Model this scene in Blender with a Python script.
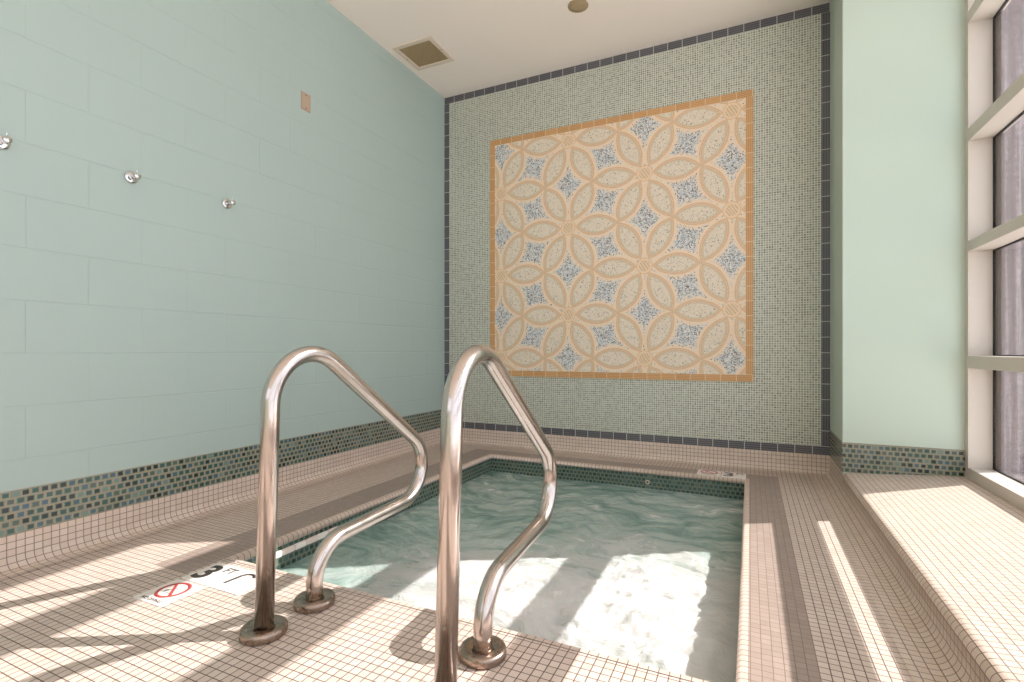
import bpy, bmesh, math, random
from mathutils import Vector, Matrix, noise
PI = math.pi
for o in list(bpy.data.objects): bpy.data.objects.remove(o)
S = bpy.context.scene
C = S.collection

# ------------------------------------------------------------------ camera
F, U0, V0, CAM_H, YAW = 503.25, 517.065, 350.457, .825, 24.87
cd = bpy.data.cameras.new('camera'); cam = bpy.data.objects.new('camera', cd); C.objects.link(cam)
cd.sensor_width = 36; cd.sensor_fit = 'HORIZONTAL'; cd.lens = F/1024*36
cd.shift_x = -(U0-512)/1024; cd.shift_y = (V0-341)/1024; cd.clip_start = .02
cam.location = (0, 0, CAM_H); cam.rotation_euler = (PI/2, 0, math.radians(YAW))
S.camera = cam
# ------------------------------------------------------------------ sky, sun, exposure
world = bpy.data.worlds.new('sky'); S.world = world; world.use_nodes = True
wb = world.node_tree.nodes['Background']
wb.inputs[0].default_value = (.87, .94, 1.08, 1); wb.inputs[1].default_value = 1.65
sl = bpy.data.lights.new('sun', 'SUN'); sun = bpy.data.objects.new('sun', sl); C.objects.link(sun)
sl.energy = 6.7; sl.color = (1, .935, .925); sl.angle = math.radians(.3)
sun.rotation_euler = Vector((-1.177, -.686, -1)).to_track_quat('-Z', 'Y').to_euler()
sun.location = (6, 5, 6)
S.view_settings.view_transform = 'Standard'; S.view_settings.look = 'None'
S.view_settings.exposure = 0.46; S.view_settings.gamma = 1; S.view_settings.use_curve_mapping = False

# ------------------------------------------------------------------ room numbers (metres)
XL, YB, ZC, YF = -2.538, 3.90, 3.132, -3.4      # left wall, back wall, ceiling, wall behind the camera
XC, YC = .481, 3.41                             # column corner
XW, XG, XO = 1.03, 1.132, 1.155                 # window bars: room face, glass, outer face
PX0, PX1, PY0, PY1 = -1.862, -.034, 1.352, 3.53 # pool opening
CX0, CX1, CY0, CY1 = -2.08, .162, 1.17, 3.692   # taupe coping, outer
ZW = -.13                                      # water
LZ, LX, LW = .125, .478, .160                   # ledge top at its nosing, ledge face, ledge top at the window
B0, B1 = .128, .293                             # glass tile band, bottom and top
P = .0267                                       # tile pitch

def srgb(r, g, b):
    f = lambda c: (c/255/12.92) if c/255 <= .04045 else ((c/255+.055)/1.055)**2.4
    return (f(r), f(g), f(b), 1)

# ------------------------------------------------------------------ node expressions
class G:
    def __init__(s, name, rough=.5, metal=0.0, spec=.5):
        s.m = bpy.data.materials.new(name); s.m.use_nodes = True
        s.t = s.m.node_tree; s.n = s.t.nodes; s.b = s.n['Principled BSDF']; s.o = s.n['Material Output']
        s.b.inputs['Roughness'].default_value = rough; s.b.inputs['Metallic'].default_value = metal
        s.b.inputs['Specular IOR Level'].default_value = spec
    def link(s, a, b): s.t.links.new(a, b)
    def put(s, v, sock):
        if isinstance(v, X): s.link(v.s, sock)
        elif isinstance(v, (int, float)): sock.default_value = v
        else: sock.default_value = v
    def math(s, op, *a):
        n = s.n.new('ShaderNodeMath'); n.operation = op
        for i, v in enumerate(a): s.put(v, n.inputs[i])
        return X(s, n.outputs[0])
    def uv(s):
        n = s.n.new('ShaderNodeTexCoord'); q = s.n.new('ShaderNodeSeparateXYZ'); s.link(n.outputs['UV'], q.inputs[0])
        return X(s, q.outputs[0]), X(s, q.outputs[1])
    def pos(s):
        n = s.n.new('ShaderNodeTexCoord'); q = s.n.new('ShaderNodeSeparateXYZ'); s.link(n.outputs['Object'], q.inputs[0])
        return X(s, q.outputs[0]), X(s, q.outputs[1]), X(s, q.outputs[2])
    def vec(s, x, y, z=0):
        n = s.n.new('ShaderNodeCombineXYZ')
        for i, v in enumerate((x, y, z)): s.put(v, n.inputs[i])
        return X(s, n.outputs[0])
    def white(s, v):
        n = s.n.new('ShaderNodeTexWhiteNoise'); n.noise_dimensions = '3D'; s.link(v.s, n.inputs['Vector'])
        return X(s, n.outputs['Value'])
    def noise(s, v, scale, detail=2, rough=.5, dist=0):
        n = s.n.new('ShaderNodeTexNoise'); s.link(v.s, n.inputs['Vector'])
        n.inputs['Scale'].default_value = scale; n.inputs['Detail'].default_value = detail
        n.inputs['Roughness'].default_value = rough; n.inputs['Distortion'].default_value = dist
        return X(s, n.outputs['Fac'])
    def chips(s, v, scale):
        a = s.n.new('ShaderNodeTexVoronoi'); a.inputs['Scale'].default_value = scale; s.link(v.s, a.inputs['Vector'])
        b = s.n.new('ShaderNodeTexVoronoi'); b.feature = 'DISTANCE_TO_EDGE'; b.inputs['Scale'].default_value = scale; s.link(v.s, b.inputs['Vector'])
        q = s.n.new('ShaderNodeSeparateXYZ'); s.link(a.outputs['Color'], q.inputs[0])
        return X(s, q.outputs[0]), X(s, q.outputs[1]), X(s, b.outputs['Distance'])
    def mix(s, f, a, b):
        n = s.n.new('ShaderNodeMix'); n.data_type = 'RGBA'
        s.put(f, n.inputs[0]); s.put(a, n.inputs[6]); s.put(b, n.inputs[7])
        return X(s, n.outputs[2])
    def ramp(s, f, stops, interp='LINEAR'):
        n = s.n.new('ShaderNodeValToRGB'); n.color_ramp.interpolation = interp
        e = n.color_ramp.elements
        while len(e) < len(stops): e.new(.5)
        for i, (p_, c) in enumerate(stops): e[i].position = p_; e[i].color = c
        s.put(f, n.inputs[0]); return X(s, n.outputs[0])
    def step(s, a, b, x):                    # smoothstep
        n = s.n.new('ShaderNodeMapRange'); n.interpolation_type = 'SMOOTHSTEP'
        s.put(x, n.inputs[0]); s.put(a, n.inputs[1]); s.put(b, n.inputs[2])
        return X(s, n.outputs[0])
    def bump(s, h, dist, strength=1.0):
        n = s.n.new('ShaderNodeBump'); n.inputs['Distance'].default_value = dist; n.inputs['Strength'].default_value = strength
        s.link(h.s, n.inputs['Height']); s.link(n.outputs[0], s.b.inputs['Normal'])
    def color(s, c): s.put(c, s.b.inputs['Base Color'])
    def rough(s, c): s.put(c, s.b.inputs['Roughness'])
class X:
    def __init__(s, g, sock): s.g, s.s = g, sock
    def __add__(s, o): return s.g.math('ADD', s, o)
    __radd__ = __add__
    def __sub__(s, o): return s.g.math('SUBTRACT', s, o)
    def __rsub__(s, o): return s.g.math('SUBTRACT', o, s)
    def __mul__(s, o): return s.g.math('MULTIPLY', s, o)
    __rmul__ = __mul__
    def __truediv__(s, o): return s.g.math('DIVIDE', s, o)
    def lt(s, o): return s.g.math('LESS_THAN', s, o)
    def gt(s, o): return s.g.math('GREATER_THAN', s, o)
    def abs(s): return s.g.math('ABSOLUTE', s)
    def floor(s): return s.g.math('FLOOR', s)
    def fract(s): return s.g.math('FRACT', s)
    def round(s): return s.g.math('ROUND', s)
    def sqrt(s): return s.g.math('SQRT', s)
    def min(s, o): return s.g.math('MINIMUM', s, o)
    def max(s, o): return s.g.math('MAXIMUM', s, o)
    def mod(s, o): return s.g.math('FLOORED_MODULO', s, o)

def grid(g, u, v, pu, pv, gap, bond=0.0):
    """square tiles: (tile mask, random value, u in tile, v in tile)"""
    vv = v/pv; row = vv.floor()
    uu = u/pu + (row*bond if bond else 0.0)
    fu, fv = uu.fract(), vv.fract()
    ex = fu.min(1-fu)*pu; ey = fv.min(1-fv)*pv
    d = ex.min(ey)
    mask = g.step(gap*.35, gap*.65, d)
    rnd = g.white(g.vec(uu.floor()+.5, row+.5, .5))
    return mask, rnd, fu, fv, d

def tile_mat(name, ca, cb, grout, p=P, gap=.0028, rough=.42, rust=False):
    g = G(name, rough); u, v = g.uv()
    m, r, fu, fv, d = grid(g, u, v, p, p, gap)
    col = g.mix(r, ca, cb)
    grime = g.noise(g.vec(u, v, 0), 2.3, 3)
    gr = g.mix(grime, grout, tuple(c*.6 for c in grout[:3])+(1,))
    col = g.mix(m, gr, col)
    if rust:
        # rust bleeding out from under the near right rail flange
        dx = u+.70; dy = v-1.165
        rr = (dx*dx + dy*dy*2.2).sqrt()
        st = (1-g.step(.012, .05, rr + g.noise(g.vec(u, v, 0), 60, 3)*.03-.012))*.8
        col = g.mix(st, col, srgb(150, 95, 50))
    g.color(col); g.bump(m, .0008, .6)
    return g.m

M = {}
M['tile'] = tile_mat('cream tile', srgb(218, 201, 187), srgb(209, 190, 175), srgb(112, 90, 76), rust=True)
M['tile_base'] = tile_mat('cream base tile', srgb(222, 205, 190), srgb(214, 195, 178), srgb(150, 128, 110))
M['taupe'] = tile_mat('taupe tile', srgb(168, 151, 139), srgb(159, 142, 130), srgb(142, 123, 110), gap=.002)
M['nosing'] = tile_mat('bullnose tile', srgb(218, 198, 183), srgb(208, 187, 171), srgb(140, 114, 98))

def band_mat(name, dark, gain):
    g = G(name, .18); u, v = g.uv()
    m, r, fu, fv, d = grid(g, u, v, .0292, .0275, .0032, .5)
    inner = g.step(.0036, .0066, d + g.noise(g.vec(u, v, 0), 160, 1)*.003-.0015)
    r2 = g.white(g.vec(r*91.7, r*17.3, 2.0))
    core = g.ramp(r, [(0, srgb(44, 50, 48)), (.2, srgb(62, 90, 84)), (.45, srgb(88, 98, 88)), (.6, srgb(76, 100, 112)), (.8, srgb(58, 76, 68)), (.93, srgb(116, 138, 128))], 'CONSTANT')
    edge = g.mix(r2, srgb(110, 138, 122), srgb(150, 160, 142))
    col = g.mix(inner, edge, core)
    col = g.mix(m, srgb(166, 136, 110), col)
    if dark: col = g.mix(dark, col, srgb(46, 84, 72))
    g.color(col); g.bump(m, .001, .7); g.rough(.45-.28*m)
    return g.m
M['band'] = band_mat('iridescent glass tile', 0, 1)
M['pool_tile'] = band_mat('teal glass tile', .45, 1)

def block_mat():
    g = G('painted block', .48); x, y, z = g.pos()
    v = (z-.813)/.2032; row = v.floor()
    u = (y-.966)/.4064 + row.mod(2.0)*.5
    fu, fv = u.fract(), v.fract()
    dv = fv.min(1-fv)*.2032; du = fu.min(1-fu)*.4064
    # raked joints half filled with paint; they fade and come back along the wall
    amt = g.noise(g.vec(y, z, 3.0), 1.7, 2)
    jv = g.step(.0006, .0045, dv); ju = g.step(.0006, .004, du)
    rnd = g.white(g.vec(u.floor()+.5, row+.5, 1.0))
    h = jv*(.55+.6*amt) + ju*(.2+.6*rnd) + g.noise(g.vec(x, y, z), 55, 4, .65)*.16 + rnd*.12
    g.color(g.mix(g.noise(g.vec(y, z, 0), 1.2, 3), srgb(172, 190, 182), srgb(178, 195, 187)))
    g.bump(h, .0042, .45); return g.m
M['block'] = block_mat()

def paint(name, c, c2=None, rough=.5, bumps=.25, scale=90):
    g = G(name, rough); x, y, z = g.pos(); p_ = g.vec(x, y, z)
    g.color(g.mix(g.noise(p_, 1.4, 2), c, c2 or c)); g.bump(g.noise(p_, scale, 3), .001, bumps); return g.m
M['green_paint'] = paint('pale green paint', srgb(192, 208, 192), srgb(196, 211, 196), .4, .12)
M['ceiling'] = paint('ceiling paint', srgb(252, 242, 232), srgb(253, 244, 234), .6, .1)
M['frame_white'] = paint('window frame paint', srgb(214, 204, 192), srgb(208, 198, 186), .4, .08)
M['gasket'] = paint('black gasket', srgb(38, 34, 36), None, .6, 0)

def field_mat():
    g = G('sage mosaic', .32); x, y, z = g.pos()
    m, r, fu, fv, d = grid(g, x, z, .0163, .0163, .0052)
    # each hand-set tile has its own shade; loose drifts of darker ones
    drift = g.noise(g.vec(x, z, 0), 1.6, 3)
    t = g.math('POWER', r, 1.0) + (drift-.5)*.5
    col = g.ramp(t, [(0, srgb(96, 107, 90)), (.25, srgb(126, 137, 119)), (.6, srgb(147, 157, 138)), (1, srgb(168, 175, 157))])
    g.color(g.mix(m, srgb(216, 214, 200), col)); g.bump(m, .0008, .4); return g.m
M['field'] = field_mat()

def relief_mat(name, c1, c2, line, grout, along, pitch=.104, band=.06):
    """long relief tiles with three grooves; UV u runs along the strip"""
    g = G(name, .3); u, v = g.uv()
    fu = (u/pitch).fract(); e = fu.min(1-fu)*pitch
    m = g.step(.001, .0026, e)*g.step(.0008, .0022, v)*g.step(.0008, .0022, band-v)
    fg = (v/(band/4)).fract(); dg = fg.min(1-fg)*(band/4)
    ins = g.step(.006, .008, v)*g.step(.006, .008, band-v)
    groove = 1-(1-g.step(.0006, .0018, dg))*ins
    r = g.white(g.vec((u/pitch).floor()+.5, .5, .5))
    col = g.mix(groove, line, g.mix(r, c1, c2))
    g.color(g.mix(m, grout, col)); g.bump(m*.6+groove*.4, .001, .6); return g.m
M['dark_relief'] = relief_mat('slate relief tile', srgb(78, 78, 84), srgb(92, 91, 95), srgb(140, 138, 136), srgb(216, 213, 202), 0)
M['orange_relief'] = relief_mat('ochre relief tile', srgb(196, 146, 92), srgb(206, 156, 102), srgb(224, 180, 130), srgb(232, 208, 170), 0, band=.05)

HEX_S, HEX_W, HX, HZ = .708, 1.2264, -.733, 1.471
def medallion_mat():
    g = G('flower mosaic', .35); x, y, z = g.pos()
    wob = g.noise(g.vec(x, z, 0), 9, 2)
    Xx = x-HX + (wob-.5)*.012; Zz = z-HZ + (g.noise(g.vec(x, z, 4.0), 9, 2)-.5)*.012
    W, H = HEX_W, HEX_S
    ax = Xx-(Xx/W).round()*W; az = Zz-(Zz/H).round()*H
    bx = Xx-W/2; bx = bx-(bx/W).round()*W; bz = Zz-H/2; bz = bz-(bz/H).round()*H
    da = ax*ax+az*az; db = bx*bx+bz*bz
    k = da.lt(db)
    qx = ax*k+bx*(1-k); qz = az*k+bz*(1-k)
    r = (qx*qx+qz*qz).sqrt(); a = g.math('ARCTAN2', qz, qx)
    fa = a-(a/(PI/3)).round()*(PI/3)
    lx = r*g.math('COSINE', fa); ly = (r*g.math('SINE', fa)).abs()
    mid, half, wid = .235, .176, .083
    R = (half**2+wid**2)/(2*wid); off = R-wid
    px = lx-mid; pz = ly+off
    f = (px*px+pz*pz).sqrt()-R                       # < 0 inside a petal
    c1, c2, edge = g.chips(g.vec(x, z, 0), 150)
    cream = g.ramp(c1, [(0, srgb(236, 216, 192)), (.5, srgb(240, 224, 204)), (1, srgb(230, 208, 184))])
    tan = g.ramp(c1, [(0, srgb(216, 178, 136)), (.6, srgb(208, 178, 138)), (1, srgb(222, 188, 150))])
    olive = g.ramp(c1, [(0, srgb(196, 186, 156)), (1, srgb(212, 202, 174))])
    petal = g.ramp(c1, [(0, srgb(228, 216, 196)), (.72, srgb(236, 226, 210)), (.84, srgb(200, 192, 174)), (.94, srgb(150, 144, 132))], 'CONSTANT')
    blue = g.ramp(c1, [(0, srgb(70, 78, 86)), (.15, srgb(116, 130, 140)), (.3, srgb(176, 192, 202)), (.55, srgb(204, 214, 218)), (.82, srgb(234, 230, 222))], 'CONSTANT')
    line = g.ramp(c1, [(0, srgb(244, 216, 186)), (1, srgb(238, 204, 168))])
    dens = g.step(.004, .052, f)
    col = g.mix(c2.lt(dens), cream, blue)
    col = g.mix(f.lt(.010), col, srgb(242, 216, 182))
    col = g.mix(f.lt(.003), col, line)
    col = g.mix(f.lt(-.0015), col, tan)
    col = g.mix(f.lt(-.0105), col, line)
    col = g.mix(f.lt(-.0135), col, tan)
    col = g.mix(f.lt(-.0225), col, line)
    col = g.mix(f.lt(-.0245), col, olive)
    col = g.mix(f.lt(-.031), col, petal)
    # the round boss at each flower's heart: pale rim and a swirl of ochre and cream
    sw = g.math('SINE', (qx*.8+qz*.6)*330.0 + wob*8.0)
    boss = g.mix(sw.gt(0.1), tan, srgb(236, 210, 174))
    boss = g.mix(r.lt(.044), srgb(240, 214, 180), boss)
    boss = g.mix(r.gt(.056), boss, srgb(226, 178, 124))
    col = g.mix(r.lt(.062), col, boss)
    gm = g.step(.02, .09, edge)
    g.color(g.mix(gm*.7+.3, srgb(240, 216, 184), col)); g.bump(gm, .0006, .4); return g.m
M['medallion'] = medallion_mat()

def metal(name, c, rough, brushed=0.0):
    g = G(name, rough, 1.0); x, y, z = g.pos()
    n = g.noise(g.vec(x, y, z), 26, 4, .6)
    g.color(g.mix(n, c, tuple(k*.86 for k in c[:3])+(1,)))
    g.rough(rough + (n-.5)*brushed)
    g.bump(g.noise(g.vec(x, y, z), 240, 2), .0004, .15); return g.m
M['steel'] = metal('satin stainless steel', srgb(208, 196, 188), .2, .22)
M['flange'] = metal('worn stainless flange', srgb(170, 152, 138), .27, .2)
M['chrome'] = metal('chrome', srgb(225, 225, 225), .06, .02)
M['plate'] = paint('dull tan cover', srgb(184, 160, 136), srgb(178, 156, 134), .35, .05)
M['screw'] = metal('dark screw', srgb(110, 96, 82), .4, 0)

def grille_mat():
    g = G('tan grille', .6); x, y, z = g.pos()
    m, r, fu, fv, d = grid(g, x+y, x-y, .0105, .0105, .0055)
    n = g.noise(g.vec(x, y, z), 40, 3)
    g.color(g.mix(m, g.mix(n, srgb(196, 172, 130), srgb(168, 144, 104)), srgb(132, 110, 78))); g.bump(1-m, .003, .8); return g.m
M['grille'] = grille_mat()
M['tan_disc'] = paint('tan disc', srgb(176, 156, 122), None, .5, .1)
M['white_plastic'] = paint('white painted metal', srgb(228, 214, 196), None, .5, .05)
M['sign'] = paint('white glazed sign tile', srgb(240, 231, 221), None, .35, .05)
M['black'] = paint('black glaze', srgb(52, 44, 42), None, .35, 0)
M['grey'] = paint('grey glaze', srgb(120, 120, 120), None, .4, 0)
M['red'] = paint('red glaze', srgb(190, 72, 70), None, .35, 0)
M['cream_pink'] = paint('pale pink glaze', srgb(232, 206, 196), srgb(238, 226, 214), .3, .1, 30)

def water_mat():
    g = G('churning spa water', .12, 0, .5); x, y, z = g.pos()
    # swirling currents: coordinates folded by two scales of turbulence
    n1 = g.noise(g.vec(x, y, 2.0), 1.7, 2); n2 = g.noise(g.vec(x, y, 7.0), 1.7, 2)
    n3 = g.noise(g.vec(x, y, 12.0), 5.5, 3); n4 = g.noise(g.vec(x, y, 17.0), 5.5, 3)
    wx = x + (n1-.5)*.9 + (n3-.5)*.16; wy = y*1.35 + (n2-.5)*.9 + (n4-.5)*.16
    big = g.noise(g.vec(wx, wy, 0), 1.5, 3, .5)
    wisp = g.noise(g.vec(wx*.8, wy*1.7, 1.0), 4.2, 8, .64)
    fine = g.noise(g.vec(wx, wy, 5.0), 16, 8, .7)
    ridge = 1-(g.noise(g.vec(wx, wy*1.5, 9.0), 3.6, 6, .6)*2-1).abs()
    # bubbles well up from the jets under the near half, right of the middle
    edge_ = (wisp-.5)*.5
    jx = x+.36; jy = y-1.72
    jet = 1-g.step(.25, 1.15, (jx*jx*1.1+jy*jy*1.0).sqrt()+edge_)
    jx2 = x+1.0; jy2 = y-1.75
    jet2 = 1-g.step(.1, .75, (jx2*jx2*.9+jy2*jy2).sqrt()+edge_)
    jet = jet.max(jet2*.8)
    a = big*.55 + wisp*1.05 + (fine-.5)*.26 + ridge*.34 + jet*.46 - .76
    col = g.ramp(a, [(0, srgb(74, 112, 104)), (.12, srgb(104, 138, 129)), (.27, srgb(140, 166, 156)), (.45, srgb(178, 192, 184)), (.64, srgb(204, 206, 200)), (.9, srgb(232, 229, 224))])
    g.color(col); g.rough(.1 + g.step(.3, .9, a)*.5)
    g.b.inputs['Subsurface Weight'].default_value = .55; g.b.inputs['Subsurface Radius'].default_value = (.10, .12, .11); g.b.inputs['Subsurface Scale'].default_value = .35
    foam = g.step(.45, .9, a)
    g.bump(g.noise(g.vec(wx, wy, 3.0), 8, 6, .62)*.7 + fine*(.25+foam*.9), .026, .75); return g.m
M['water'] = water_mat()

def glass_mat():
    g = G('dusty glass'); x, y, z = g.pos()
    tr = g.n.new('ShaderNodeBsdfTransparent'); gl = g.n.new('ShaderNodeBsdfGlossy'); gl.inputs['Roughness'].default_value = .02
    df = g.n.new('ShaderNodeBsdfDiffuse'); df.inputs[0].default_value = srgb(190, 176, 176)
    lw = g.n.new('ShaderNodeLayerWeight'); fc = X(g, lw.outputs['Facing'])
    fr = g.math('POWER', fc, 5.0)*.9 + .04
    st = g.noise(g.vec(y*34.0, z*1.1, 0), 1.0, 4, .6)
    a = g.n.new('ShaderNodeMixShader'); b = g.n.new('ShaderNodeMixShader')
    g.put(g.step(.5, .85, st)*.22+.03, a.inputs[0]); g.link(tr.outputs[0], a.inputs[1]); g.link(df.outputs[0], a.inputs[2])
    g.put(fr, b.inputs[0]); g.link(a.outputs[0], b.inputs[1]); g.link(gl.outputs[0], b.inputs[2])
    g.link(b.outputs[0], g.o.inputs[0]); return g.m
M['glass'] = glass_mat()

def outside_mat():
    g = G('rain-streaked concrete', .9); x, y, z = g.pos()
    s1 = g.noise(g.vec(x*26.0, z*.5, 0), 1.0, 5, .65); s2 = g.noise(g.vec(x, y, z), 30, 4, .7)
    g.color(g.ramp(s1*.7+s2*.3, [(.36, srgb(84, 74, 76)), (.5, srgb(110, 99, 101)), (.62, srgb(158, 147, 149))])); return g.m
M['outside'] = outside_mat()

M['bounce_paving'] = paint('pale paving', srgb(240, 236, 232), srgb(234, 230, 226), .9, .1)  # out of view; made this pale to throw sunlight up at the ceiling

# ------------------------------------------------------------------ geometry helpers
def link_mesh(name, bm, mat, parent=None, smooth=False, loc=None):
    me = bpy.data.meshes.new(name); bm.normal_update()
    if smooth:
        for f in bm.faces: f.smooth = True
    bm.to_mesh(me); bm.free()
    mats = mat if isinstance(mat, (list, tuple)) else [mat]
    for m_ in mats: me.materials.append(m_)
    o = bpy.data.objects.new(name, me); C.objects.link(o)
    if parent is not None: o.parent = parent
    if loc is not None: o.location = loc
    return o
def struct(name, bm, mat, smooth=False):
    o = link_mesh(name, bm, mat, None, smooth); o['kind'] = 'structure'; return o
def thing(name, label, cat, loc=(0, 0, 0), rot=(0, 0, 0), group=None):
    o = bpy.data.objects.new(name, None); C.objects.link(o); o.location = loc; o.rotation_euler = rot
    o.empty_display_size = .05; o['label'] = label; o['category'] = cat
    if group: o['group'] = group
    return o
def box(bm, x0, x1, y0, y1, z0, z1, bevel=0, mi=0):
    vs = [bm.verts.new((x, y, z)) for x in (x0, x1) for y in (y0, y1) for z in (z0, z1)]
    fs = [bm.faces.new([vs[i] for i in q]) for q in ((0, 1, 3, 2), (4, 6, 7, 5), (0, 4, 5, 1), (2, 3, 7, 6), (0, 2, 6, 4), (1, 5, 7, 3))]
    bmesh.ops.recalc_face_normals(bm, faces=fs)
    for f in fs: f.material_index = mi
    if bevel:
        es = {e for f in fs for e in f.edges}
        bmesh.ops.bevel(bm, geom=list(es), offset=bevel, segments=2, profile=.5, affect='EDGES')
    return bm
def uvquad(bm, pts, uvs, mi=0):
    L = bm.loops.layers.uv.verify()
    f = bm.faces.new([bm.verts.new(p_) for p_ in pts]); f.material_index = mi
    for l, t in zip(f.loops, uvs): l[L].uv = t
    return f
def flat(bm, x0, x1, y0, y1, z=0.0):
    uvquad(bm, [(x0, y0, z), (x1, y0, z), (x1, y1, z), (x0, y1, z)], [(x0, y0), (x1, y0), (x1, y1), (x0, y1)])
def slab(bm, x0, x1, y0, y1, z=0.0, t=.03):
    flat(bm, x0, x1, y0, y1, z)
    q = [(x0, y0), (x1, y0), (x1, y1), (x0, y1)]
    for i in range(4):
        a, b = q[i], q[(i+1) % 4]
        uvquad(bm, [(a[0], a[1], z-t), (b[0], b[1], z-t), (b[0], b[1], z), (a[0], a[1], z)], [(0, 0), (0, t), (t, t), (t, 0)])
    uvquad(bm, [(x0, y1, z-t), (x1, y1, z-t), (x1, y0, z-t), (x0, y0, z-t)], [(0, 0)]*4)
def sweep(bm, prof, frame, u0, u1, phase=0.0):
    """profile (a, b) swept straight; frame(u, a, b) gives the point; UV = (u, arc length)"""
    L = bm.loops.layers.uv.verify(); s = [phase]
    for i in range(1, len(prof)): s.append(s[-1]+math.hypot(prof[i][0]-prof[i-1][0], prof[i][1]-prof[i-1][1]))
    A = [bm.verts.new(frame(u0, *q)) for q in prof]; B = [bm.verts.new(frame(u1, *q)) for q in prof]
    for i in range(len(prof)-1):
        f = bm.faces.new((A[i], B[i], B[i+1], A[i+1])); f.smooth = True
        for l, t in zip(f.loops, ((u0, s[i]), (u1, s[i]), (u1, s[i+1]), (u0, s[i+1]))): l[L].uv = t
def arc(cx, cy, r, a0, a1, n=8):
    return [(cx+r*math.cos(math.radians(a0+(a1-a0)*i/n)), cy+r*math.sin(math.radians(a0+(a1-a0)*i/n))) for i in range(n+1)]
def lathe(bm, prof, n=32, axis='Z', org=(0, 0, 0)):
    """(radius, height) profile turned about an axis"""
    rings = []
    def pt(r, h, t):
        c, s_ = r*math.cos(t), r*math.sin(t)
        q = {'Z': (c, s_, h), 'X': (h, c, s_), 'Y': (s_, h, c)}[axis]
        return (q[0]+org[0], q[1]+org[1], q[2]+org[2])
    for r, h in prof:
        if r < 1e-6: rings.append([bm.verts.new(pt(0, h, 0))])
        else: rings.append([bm.verts.new(pt(r, h, 2*PI*i/n)) for i in range(n)])
    for A, B in zip(rings, rings[1:]):
        for i in range(n):
            j = (i+1) % n
            if len(A) == 1 and len(B) == 1: continue
            q = ([A[0], B[j], B[i]] if len(A) == 1 else [A[i], A[j], B[0]] if len(B) == 1 else [A[i], A[j], B[j], B[i]])
            bm.faces.new(q).smooth = True
    bmesh.ops.recalc_face_normals(bm, faces=bm.faces[:]); return bm
def tube(bm, pts, r, n=24):
    pts = [Vector(p_) for p_ in pts]; rings = []
    t0 = (pts[1]-pts[0]).normalized(); nrm = Vector((1, 0, 0))
    for i, p_ in enumerate(pts):
        t = (pts[min(i+1, len(pts)-1)]-pts[max(i-1, 0)]).normalized()
        b = t.cross(nrm).normalized(); a = b.cross(t)
        rings.append([bm.verts.new(p_+r*(math.cos(2*PI*k/n)*a+math.sin(2*PI*k/n)*b)) for k in range(n)])
    for A, B in zip(rings, rings[1:]):
        for k in range(n): bm.faces.new((A[k], A[(k+1) % n], B[(k+1) % n], B[k])).smooth = True
    bm.faces.new(rings[0][::-1]); bm.faces.new(rings[-1])
    bmesh.ops.recalc_face_normals(bm, faces=bm.faces[:])
def fillet(poly, radii, n=14):
    out = [Vector(poly[0])]
    for i in range(1, len(poly)-1):
        p0, p1, p2 = (Vector(poly[i+k]) for k in (-1, 0, 1)); R = radii[i-1]
        d0 = (p0-p1).normalized(); d2 = (p2-p1).normalized(); ang = d0.angle(d2)
        L = R/math.tan(ang/2); c = p1+(d0+d2).normalized()*(R/math.sin(ang/2))
        a, b = p1+d0*L-c, p1+d2*L-c; th = a.angle(b)
        for k in range(n+1):
            t = k/n; out.append(c+(math.sin((1-t)*th)*a+math.sin(t*th)*b)/math.sin(th))
    out.append(Vector(poly[-1])); return out

# ------------------------------------------------------------------ the setting
bm = bmesh.new()
PN = .03                                       # bullnose width
fp = [(XL, CX0, YF, YB), (CX1, XO, YF, YB), (CX0, CX1, YF, CY0), (CX0, CX1, CY1, YB), (PX0-PN, PX1+PN, CY0, PY0-PN-.0035)]
for r_ in fp: slab(bm, *r_)
struct('floor', bm, M['tile'])
bm = bmesh.new()
slab(bm, CX0, PX0-PN, CY0, CY1); slab(bm, PX1+PN, CX1, CY0, CY1); slab(bm, PX0-PN, PX1+PN, PY1+PN, CY1)
struct('trim_1', bm, M['taupe'])
# bullnose ring round the pool edge
bm = bmesh.new()
prof = [(PN, 0), (.018, 0)]+[(x, z) for x, z in arc(.018, -.018, .018, 90, 180)]+[(0, -.03), (.006, -.032)]
L = bm.loops.layers.uv.verify()
def ring_pt(k, off, z):
    return [(PX0-off, PY0-off, z), (PX1+off, PY0-off, z), (PX1+off, PY1+off, z), (PX0-off, PY1+off, z)][k]
s = [0]
for i in range(1, len(prof)): s.append(s[-1]+math.dist(prof[i], prof[i-1]))
for k in range(4):
    j = (k+1) % 4; ax = 0 if k % 2 == 0 else 1
    for i in range(len(prof)-1):
        q = [ring_pt(k, *prof[i]), ring_pt(j, *prof[i]), ring_pt(j, *prof[i+1]), ring_pt(k, *prof[i+1])]
        f = uvquad(bm, q[::-1], [(p_[ax], .001+s_*.45) for p_, s_ in zip(q[::-1], (s[i+1], s[i+1], s[i], s[i]))]); f.smooth = True
bmesh.ops.remove_doubles(bm, verts=bm.verts[:], dist=1e-5)
struct('trim_2', bm, M['nosing'])
# pool shell: four tiled walls and a bottom
bm = bmesh.new(); i_ = .006
c = [(PX0-i_, PY0-i_), (PX1+i_, PY0-i_), (PX1+i_, PY1+i_), (PX0-i_, PY1+i_)]
for k in range(4):
    a, b = c[k], c[(k+1) % 4]; ax = 0 if k % 2 == 0 else 1
    uvquad(bm, [(*b, -.03), (*a, -.03), (*a, -.95), (*b, -.95)], [(b[ax], -.03), (a[ax], -.03), (a[ax], -.95), (b[ax], -.95)])
uvquad(bm, [(*p_, -.95) for p_ in c], [p_ for p_ in c])
struct('pool_basin', bm, M['pool_tile'])

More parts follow.
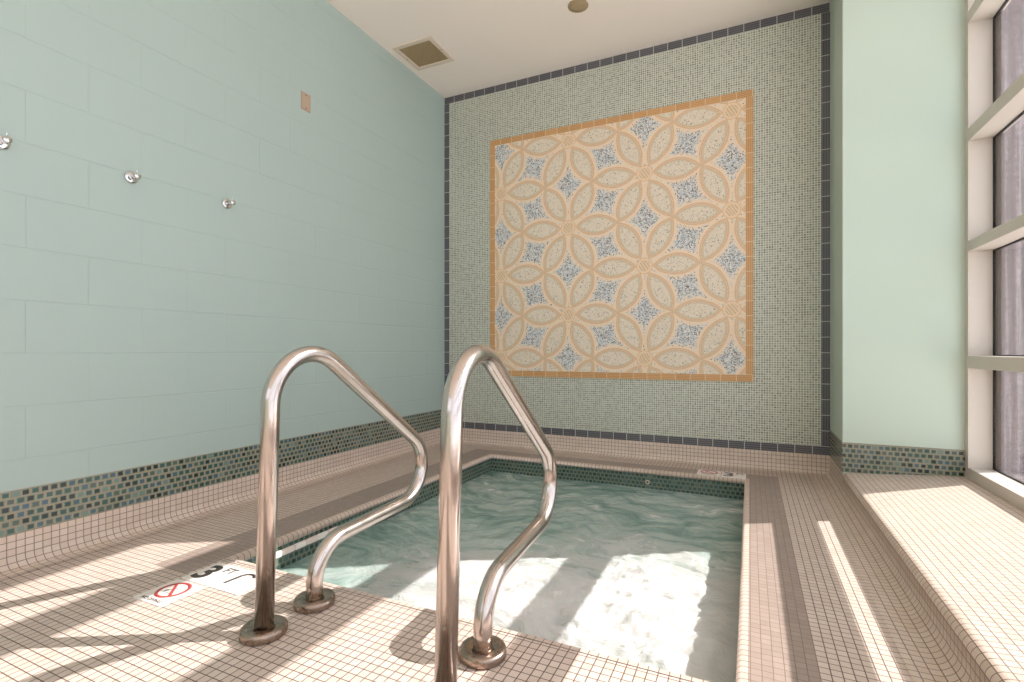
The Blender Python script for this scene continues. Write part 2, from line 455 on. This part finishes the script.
# left wall, its glass tile band and coved base
bm = bmesh.new(); box(bm, XL-.2, XL, YF-.2, YB+.2, -.2, ZC+.2); struct('wall_left', bm, M['block'])
R = .045
cove = [(.006, B0), (.006, R+.004)]+arc(.006+R, R+.0025, R, 180, 270)+[(.10, .0022)]
base = lambda e: [(q[0]+e, q[1]) for q in cove]
bm = bmesh.new(); uvq = [(XL+.004, YF, B0), (XL+.004, YB, B0), (XL+.004, YB, B1), (XL+.004, YF, B1)]
uvquad(bm, uvq[::-1], [(p_[1], p_[2]-B0) for p_ in uvq[::-1]])
uvquad(bm, [(XL, YF, B1), (XL, YB, B1), (XL+.004, YB, B1), (XL+.004, YF, B1)], [(0, .001)]*4)
struct('trim_3', bm, M['band'])
bm = bmesh.new(); sweep(bm, cove, lambda u, a, b: (XL+a, u, b), YF, YB)
struct('baseboard_left', bm, M['tile_base'])
bm = bmesh.new(); cb = [(.004, .13)]+cove[1:]; sweep(bm, cb, lambda u, a, b: (u, YB-a, b), XL, XC)
struct('baseboard_back', bm, M['tile_base'])
# back wall with its mosaic field and slate border strips
bm = bmesh.new(); box(bm, XL-.2, XC+.3, YB, YB+.2, -.2, ZC+.2); struct('wall_back', bm, M['field'])
def strip(name, mat, p0, du, dv, ln, w, d=.003, parent=None, loc=(0, 0, 0)):
    """raised strip on the back wall; p0 corner (x, z), du along, dv across"""
    bm = bmesh.new(); y = YB-d
    P3 = lambda a, b, yy: (p0[0]+du[0]*a+dv[0]*b-loc[0], yy-loc[1], p0[1]+du[1]*a+dv[1]*b-loc[2])
    uvquad(bm, [P3(0, 0, y), P3(ln, 0, y), P3(ln, w, y), P3(0, w, y)], [(0, 0), (ln, 0), (ln, w), (0, w)])
    for a, b in (((0, 0), (ln, 0)), ((ln, 0), (ln, w)), ((ln, w), (0, w)), ((0, w), (0, 0))):
        yb = YB-(.0006 if parent else 0)
        uvquad(bm, [P3(*a, yb), P3(*b, yb), P3(*b, y), P3(*a, y)], [(a[0], .0004), (b[0], .0004), (b[0], .0004), (a[0], .0004)])
    bmesh.ops.recalc_face_normals(bm, faces=bm.faces[:])
    if parent is None: return struct(name, bm, mat)
    return link_mesh(name, bm, mat, parent)
bw = .06
strip('trim_4', M['dark_relief'], (XL, ZC-bw), (1, 0), (0, 1), XC-XL, bw)
strip('trim_5', M['dark_relief'], (XL+.004, .126), (1, 0), (0, 1), XC-XL-.004, bw)
strip('trim_6', M['dark_relief'], (XL+.054, .126+bw), (0, 1), (-1, 0), ZC-.126-2*bw, .054)
strip('trim_7', M['dark_relief'], (XC, .126+bw), (0, 1), (-1, 0), ZC-.126-2*bw, .052)
# column at the window: green paint above a glass tile band
bm = bmesh.new(); box(bm, XC, XW, YC, YB+.2, -.2, ZC+.2); struct('wall_column', bm, M['green_paint'])
bm = bmesh.new(); e = .004
q = [(XC-e, YB, B0), (XC-e, YC-e, B0), (XC-e, YC-e, B1+.005), (XC-e, YB, B1+.005)]
uvquad(bm, q, [(YB-p_[1], p_[2]-B0) for p_ in q])
q = [(XC-e, YC-e, B0), (XW, YC-e, B0), (XW, YC-e, B1+.005), (XC-e, YC-e, B1+.005)]
uvquad(bm, q, [(p_[0]-XC+YB-YC, p_[2]-B0) for p_ in q])
q = [(XC-e, YC-e, B1+.005), (XW, YC-e, B1+.005), (XW, YC, B1+.005), (XC-e, YC, B1+.005)]
uvquad(bm, q, [(p_[0], .001) for p_ in q])
q = [(XC-e, YC-e, B1+.005), (XC, YC, B1+.005), (XC, YB, B1+.005), (XC-e, YB, B1+.005)]
uvquad(bm, q, [(p_[1], .001) for p_ in q])
struct('trim_8', bm, M['band'])
# window ledge: coved foot, face, rounded nosing, top
bm = bmesh.new(); rc, rn = .05, .03
lp = [(LX-rc-.06, .0022)]+arc(LX-rc, rc+.0022, rc, 270, 360)+[(LX, LZ-rn)]+arc(LX+rn, LZ-rn, rn, 180, 90)+[(LX+.12, LZ+.006), (XO, LW+.007)]
sweep(bm, lp, lambda u, a, b: (a, u, b), YF, YC, .004)
box(bm, LX+.05, XO, YF, YC, -.1, LZ-.04)
struct('ledge', bm, M['tile_base'])
bm = bmesh.new()
lp2 = [(XC-.004-R-.06, .0023)]+arc(XC-.004-R, R+.0023, R, 270, 360)+[(XC-.004, B0)]
sweep(bm, lp2, lambda u, a, b: (a, u, b), YC-.03, YB, .004)
struct('baseboard_right', bm, M['tile_base'])
# ceiling and the wall behind the camera
bm = bmesh.new(); box(bm, XL-.2, XO+.2, YF-.2, YB+.2, ZC, ZC+.2); struct('ceiling', bm, M['ceiling'])
FX0, FX1, FZ0, FZ1 = XL+.15, XO-.3, 1.35, ZC-.06      # wide unseen window, added here as fill light for the room
bm = bmesh.new()
for q in ((XL-.2, FX0, -.2, ZC+.2), (FX1, XO+.2, -.2, ZC+.2), (FX0, FX1, -.2, FZ0), (FX0, FX1, FZ1, ZC+.2)): box(bm, q[0], q[1], YF-.2, YF, q[2], q[3])
struct('wall_front', bm, M['green_paint'])
bm = bmesh.new(); wf = (FX1-FX0)/3
for k in range(4): box(bm, FX0+k*wf-.03, FX0+k*wf+.03, YF-.14, YF-.02, FZ0, FZ1)
for z in (FZ0+.03, (FZ0+FZ1)/2, FZ1-.03): box(bm, FX0, FX1, YF-.14, YF-.02, z-.03, z+.03)
struct('window_1', bm, M['frame_white'])
bm = bmesh.new(); box(bm, FX0, FX1, YF-.09, YF-.084, FZ0, FZ1); struct('window_2', bm, M['glass'])
bm = bmesh.new(); box(bm, XL-.2, XO+.2, YF-.2, YB+.2, -1.2, -1.0); struct('floor_slab', bm, M['outside'])

# window wall: frame with deep horizontal bars, and one pane per opening
BARS = [(.733, .797), (1.340, 1.396), (1.917, 1.983), (2.531, 2.594), (3.105, ZC)]
VERT = [(YC-.04, YC+.2), (1.0, 1.06), (-.9, -.84), (-2.5, -2.44), (YF, YF+.05)]
bm = bmesh.new()
for z0, z1 in BARS: box(bm, XW, XO, YF, YC-.04, z0, z1, .002)
for y0, y1 in VERT: box(bm, XW+(.0 if y1 > 3 else .004), XO, y0, y1, 0, ZC)
box(bm, XW, XO, YF, YC-.04, 0, .214, .003)
struct('window_3', bm, M['frame_white'])
bm = bmesh.new(); box(bm, XG+.012, XO, YC-.095, YC-.041, .214, ZC); struct('trim_10', bm, M['outside'])   # outer stop of the end frame, in the streaked grey of the outside wall
zs = [(.214, .733)]+[(BARS[i][1], BARS[i+1][0]) for i in range(4)]
ys = [(VERT[i+1][1], VERT[i][0]) for i in range(4)]
bm = bmesh.new(); t = .006
for z0, z1 in zs:
    for y0, y1 in ys:
        for a in ((y0, y0+t, z0, z1), (y1-t, y1, z0, z1), (y0+t, y1-t, z0, z0+t), (y0+t, y1-t, z1-t, z1)):
            box(bm, XG-.003, XG+.009, *a)
struct('trim_9', bm, M['gasket'])
n_ = 4
for z0, z1 in zs:
    for y0, y1 in ys:
        bm = bmesh.new(); box(bm, XG, XG+.005, y0+.006, y1-.006, z0+.006, z1-.006)
        struct('window_%d' % n_, bm, M['glass']); n_ += 1
# outside: the neighbouring wing's wall and unseen ground, whitened to bounce light indoors
bm = bmesh.new(); box(bm, 1.25, 2.7, 5.0, 5.3, -.6, 6.5); struct('wall_outside', bm, M['outside'])
bm = bmesh.new(); box(bm, 1.2, 16, -14, 12, -.5, -.4); box(bm, -12, 1.2, -14, YF-.2, -.5, -.4); struct('ground_outside', bm, M['bounce_paving'])

# ------------------------------------------------------------------ water
bm = bmesh.new(); nx, ny = 180, 210; V = []
for j in range(ny+1):
    row = []
    for i in range(nx+1):
        x = PX0-.004+(PX1-PX0+.008)*i/nx; y = PY0-.004+(PY1-PY0+.008)*j/ny
        w = noise.noise(Vector((x*1.3, y*1.3, 4)))*.5
        q = Vector((x*2.6+w, y*3.4-w, 0))
        h = .008*noise.noise(q) + .005*(1-2*abs(noise.noise(q*2.1+Vector((3, 1, 0))))) + .004*noise.noise(q*4.6) + .002*noise.noise(q*10)
        jet = max(0, 1-math.hypot(x+.36, (y-1.8)))
        h += jet*(.004+.018*noise.noise(q*3.3+Vector((0, 9, 2)))+.013*noise.noise(q*8)+.006*noise.noise(q*17))
        e_ = min(x-PX0, PX1-x, y-PY0, PY1-y)/.08
        row.append(bm.verts.new((x, y, ZW+h*max(.35, min(1, e_)))))
    V.append(row)
for j in range(ny):
    for i in range(nx): bm.faces.new((V[j][i], V[j][i+1], V[j+1][i+1], V[j+1][i])).smooth = True
w_ = link_mesh('spa_water', bm, M['water']); w_['kind'] = 'stuff'
w_['label'] = 'churning milky teal water with white foam filling the spa'; w_['category'] = 'water'

# ------------------------------------------------------------------ mosaic panel
mx0, mx1, mz0, mz1 = -2.066, .020, .604, 2.657; fw = .05
t = thing('mosaic_panel', 'large square mosaic of six-petalled flowers and blue stars with ochre border on back wall', 'mosaic', ((mx0+mx1)/2, YB, mz0))
T = tuple(t.location)
bm = bmesh.new(); box(bm, mx0+fw, mx1-fw, YB-.004, YB-.0005, mz0+fw, mz1-fw)
o = link_mesh('flower_mosaic', bm, M['medallion'], t); o.location = (-T[0], -T[1], -T[2])
for p0, du, dv, ln in (((mx0, mz1-fw), (1, 0), (0, 1), mx1-mx0), ((mx0, mz0), (1, 0), (0, 1), mx1-mx0),
                       ((mx0+fw, mz0+fw), (0, 1), (-1, 0), mz1-mz0-2*fw), ((mx1, mz0+fw), (0, 1), (-1, 0), mz1-mz0-2*fw)):
    strip('border_strip', M['orange_relief'], p0, du, dv, ln, fw, .006, t, T)

# ------------------------------------------------------------------ hand rails
def rail(x, y2, ang, post, foot, top, label):
    """bent tube in its own upright plane: post at `post`, second foot at 0 along the plane"""
    t = thing('grab_rail', label, 'handrail', (x, y2, 0), (0, 0, math.radians(ang)), group='spa grab rails')
    poly = [(foot, post, .004), (0, -.155, top), (0, .856, .222), (0, 0, .1875), (0, 0, .004)]
    bm = bmesh.new(); tube(bm, fillet(poly, [.155, .140, .125], 18), .0262, 28); link_mesh('bent_tube', bm, M['steel'], t)
    for x_, y in ((foot, post), (0, 0)):
        bm = bmesh.new()
        pr = [(.026, .002), (.0615, .002), (.0640, .006), (.0640, .020), (.0615, .0255), (.0565, .028), (.033, .028), (.0305, .0262), (.026, .0262)]
        lathe(bm, pr, 48, 'Z', (x_, y, 0)); link_mesh('floor_flange', bm, M['flange'], t)
    return t
rail(-1.283, 1.205, 0, -.188, .001, .956, 'stainless steel grab rail beside the painted depth signs, nearer the block wall')
rail(-.655, 1.193, 3, -.226, .014, .947, 'stainless steel grab rail in the foreground, in front of the foaming water')

# ------------------------------------------------------------------ robe hooks
def hook():
    t = thing('robe_hook', '', 'hook')
    bm = bmesh.new(); lathe(bm, [(0, 0), (.0255, 0), (.0265, .002), (.0265, .007), (.0245, .010), (.017, .0115), (.012, .012), (0, .012)], 36, 'X'); link_mesh('round_base', bm, M['chrome'], t)
    bm = bmesh.new(); lathe(bm, [(0, .0115), (.0105, .0115), (.0085, .020), (.0078, .034), (.0085, .044), (0, .044)], 24, 'X'); link_mesh('stem', bm, M['chrome'], t)
    bm = bmesh.new(); lathe(bm, [(0, .042), (.0115, .042), (.0135, .044), (.0135, .056), (.012, .059), (0, .0595)], 28, 'X')
    k = link_mesh('knob', bm, M['chrome'], t)
    bm = bmesh.new(); lathe(bm, [(0, .010), (.003, .010), (.003, .028), (.0024, .030), (0, .0305)], 12, 'Z', (.050, 0, 0)); link_mesh('pin', bm, M['chrome'], k)
    return t
proto = hook()
HK = [(.893, 1.601, 'chrome robe hook at the left edge, leftmost of three on the block wall'),
      (1.327, 1.604, 'chrome robe hook in the middle of the three on the block wall'),
      (1.784, 1.608, 'dark-looking chrome robe hook nearest the spa, rightmost of three on the block wall')]
def copy_tree(o, parent=None):
    c_ = o.copy(); C.objects.link(c_)
    if parent is not None: c_.parent = parent
    for ch in list(o.children): copy_tree(ch, c_)
    return c_
for i, (y, z, lab) in enumerate(HK):
    h_ = proto if i == 0 else copy_tree(proto)
    h_.location = (XL, y, z); h_['label'] = lab; h_['group'] = 'robe hooks on the block wall'

# ------------------------------------------------------------------ blank wall plate
t = thing('wall_plate', 'small blank metal cover plate high on the block wall', 'cover plate', (XL, 2.312, 2.387))
bm = bmesh.new(); box(bm, 0, .005, -.037, .037, -.056, .056, .0025); link_mesh('plate', bm, M['plate'], t)
for z in (-.041, .041):
    bm = bmesh.new(); lathe(bm, [(0, .004), (.004, .004), (.0038, .0062), (0, .0068)], 14, 'X', (0, 0, z)); link_mesh('screw', bm, M['screw'], t)

# ------------------------------------------------------------------ ceiling vent and round fixture
vx0, vx1, vy0, vy1 = -2.443, -2.160, 3.11, 3.378
t = thing('ceiling_vent', 'square ceiling vent with white frame and tan mesh grille by the block wall', 'vent', ((vx0+vx1)/2, (vy0+vy1)/2, ZC))
a, b = (vx1-vx0)/2, (vy1-vy0)/2; w = .036
bm = bmesh.new()
for q in ((-a-w, a+w, -b-w, -b), (-a-w, a+w, b, b+w), (-a-w, -a, -b, b), (a, a+w, -b, b)): box(bm, *q, -.009, 0, .002)
link_mesh('frame', bm, M['white_plastic'], t)
bm = bmesh.new(); box(bm, -a, a, -b, b, -.003, .0); link_mesh('grille', bm, M['grille'], t)
for x in (-a-w/2, a+w/2):
    bm = bmesh.new(); lathe(bm, [(0, -.0085), (.0045, -.0085), (.004, -.0105), (0, -.011)], 12, 'Z', (x, 0, 0)); link_mesh('screw', bm, M['screw'], t)
t = thing('ceiling_light', 'small round tan light fixture set flush in the ceiling', 'light fixture', (-1.045, 3.225, ZC))
bm = bmesh.new(); lathe(bm, [(.056, 0), (.068, 0), (.068, -.004), (.062, -.007), (.056, -.006)], 40); link_mesh('trim_ring', bm, M['tan_disc'], t)
bm = bmesh.new(); lathe(bm, [(.058, -.002), (.057, -.0055), (.035, -.0075), (0, -.008)], 40); link_mesh('lens', bm, M['tan_disc'], t)

# ------------------------------------------------------------------ sign tiles let into the deck
def text_mesh(name, body, size, mat, parent, loc, bold=0.0, sx=1.0):
    cu = bpy.data.curves.new('lettering', 'FONT'); cu.body = body; cu.size = size; cu.align_x = 'CENTER'; cu.align_y = 'CENTER'
    cu.extrude = .0004; cu.offset = bold
    tmp = bpy.data.objects.new('tmp', cu); C.objects.link(tmp)
    me = bpy.data.meshes.new_from_object(tmp.evaluated_get(bpy.context.evaluated_depsgraph_get()))
    bpy.data.objects.remove(tmp); me.materials.clear(); me.materials.append(mat)
    o = bpy.data.objects.new(name, me); C.objects.link(o); o.parent = parent; o.location = loc; o.scale = (sx, 1, 1); return o
def sign_base(name, label, x, y, w=.148, h=.148, group=None):
    t = thing(name, label, 'sign tile', (x, y, 0), group=group)
    bm = bmesh.new(); box(bm, -w/2, w/2, -h/2, h/2, -.006, .0026, .0008); link_mesh('tile', bm, M['sign'], t); return t
def ring_bm(r0, r1, z, n=48):
    bm = bmesh.new(); lathe(bm, [(r0, z), (r1, z), (r1, z+.0008), (r0, z+.0008), (r0, z)], n); return bm
def no_diving(label, x, y, s=1.0):
    t = sign_base('no_diving_sign', label, x, y, .148*s, .148*s, 'no diving signs')
    bm = ring_bm(.043*s, .054*s, .0026); bmesh.ops.translate(bm, verts=bm.verts[:], vec=(0, .013*s, 0))
    o = link_mesh('red_ring', bm, M['red'], t)
    bm = bmesh.new(); box(bm, -.045*s, .045*s, -.0052*s, .0052*s, .0030, .0037)
    bmesh.ops.rotate(bm, verts=bm.verts[:], matrix=Matrix.Rotation(math.radians(-45), 3, 'Z')); bmesh.ops.translate(bm, verts=bm.verts[:], vec=(0, .013*s, 0))
    link_mesh('red_slash', bm, M['red'], t)
    # small diver: head, slanting body with arms ahead, and a ripple line
    bm = bmesh.new()
    bmesh.ops.create_circle(bm, cap_ends=True, radius=.0055*s, segments=16, matrix=Matrix.Translation((-.019*s, .004*s, .0028)))
    for pts in ([(-.027, -.006), (-.023, -.009), (.004, .019), (.002, .025)], [(.002, .014), (.006, .018), (.022, .030), (.020, .033)], [(-.012, .004), (-.008, .0), (-.022, -.014), (-.025, -.011)], [(-.034, -.012), (-.034, -.015), (.026, -.015), (.026, -.012)]):
        bm.faces.new([bm.verts.new((px*s, py*s+.006*s, .0028)) for px, py in pts])
    link_mesh('diver_symbol', bm, M['grey'], t)
    text_mesh('lettering', 'NO DIVING', .019*s, M['black'], t, (0, -.058*s, .0029), .0002)
    return t
def depth(label, x, y, s=1.0):
    t = sign_base('depth_sign', label, x, y, .148*s, .148*s, 'three foot depth signs')
    text_mesh('numeral', '3', .142*s, M['black'], t, (-.030*s, -.006*s, .0029), .0042*s, 1.0)
    text_mesh('unit_lettering', 'FT', .05*s, M['black'], t, (.040*s, .036*s, .0029), .0008)
    return t
no_diving('white tile with red no-diving circle beside the left grab rail', -1.797, 1.058)
depth('white tile reading 3 FT on the near deck by the left grab rail', -1.797, 1.214)
t = sign_base('marker_tile', 'white tile with a dark hooked line, behind the left grab rail post', -1.640, 1.214)
bm = bmesh.new(); q = [(-.050, -.035, .003), (-.043, .032, .003), (-.033, .047, .003), (-.012, .052, .003), (.006, .046, .003), (.012, .032, .003)]
for i in range(len(q)-1):
    a_, b_ = Vector(q[i]), Vector(q[i+1]); n2 = Vector((-(b_-a_).y, (b_-a_).x, 0)).normalized()*.0065
    bm.faces.new([bm.verts.new(v_) for v_ in (a_-n2, b_-n2, b_+n2, a_+n2)])
link_mesh('dark_mark', bm, M['black'], t)
no_diving('white tile with red no-diving circle on the far pool edge', -.252, 3.618)
depth('white tile reading 3 FT at the far right corner of the pool', -.100, 3.618)

# ------------------------------------------------------------------ small fittings on the pool wall
t = thing('pool_fitting', 'small round pale fitting on the far pool wall just above the water', 'fitting', (-.645, PY1+.006, -.085))
bm = bmesh.new(); lathe(bm, [(.0085, 0), (.015, 0), (.015, -.004), (.012, -.006), (.0085, -.004)], 28, 'Y'); link_mesh('ring', bm, M['white_plastic'], t)
bm = bmesh.new(); lathe(bm, [(.009, -.001), (0, -.002)], 20, 'Y'); link_mesh('centre', bm, M['screw'], t)
t = thing('tile_ledge_strip', 'pale pink glazed tile strip on the pool side behind the left grab rail', 'tile strip', (PX0-.006, 1.64, -.06))
for k in range(6):
    bm = bmesh.new(); box(bm, 0, .016, -.14+k*.066, -.14+k*.066+.063, -.014, .013, .005); link_mesh('glazed_piece', bm, M['cream_pink'] if k % 2 else M['sign'], t)
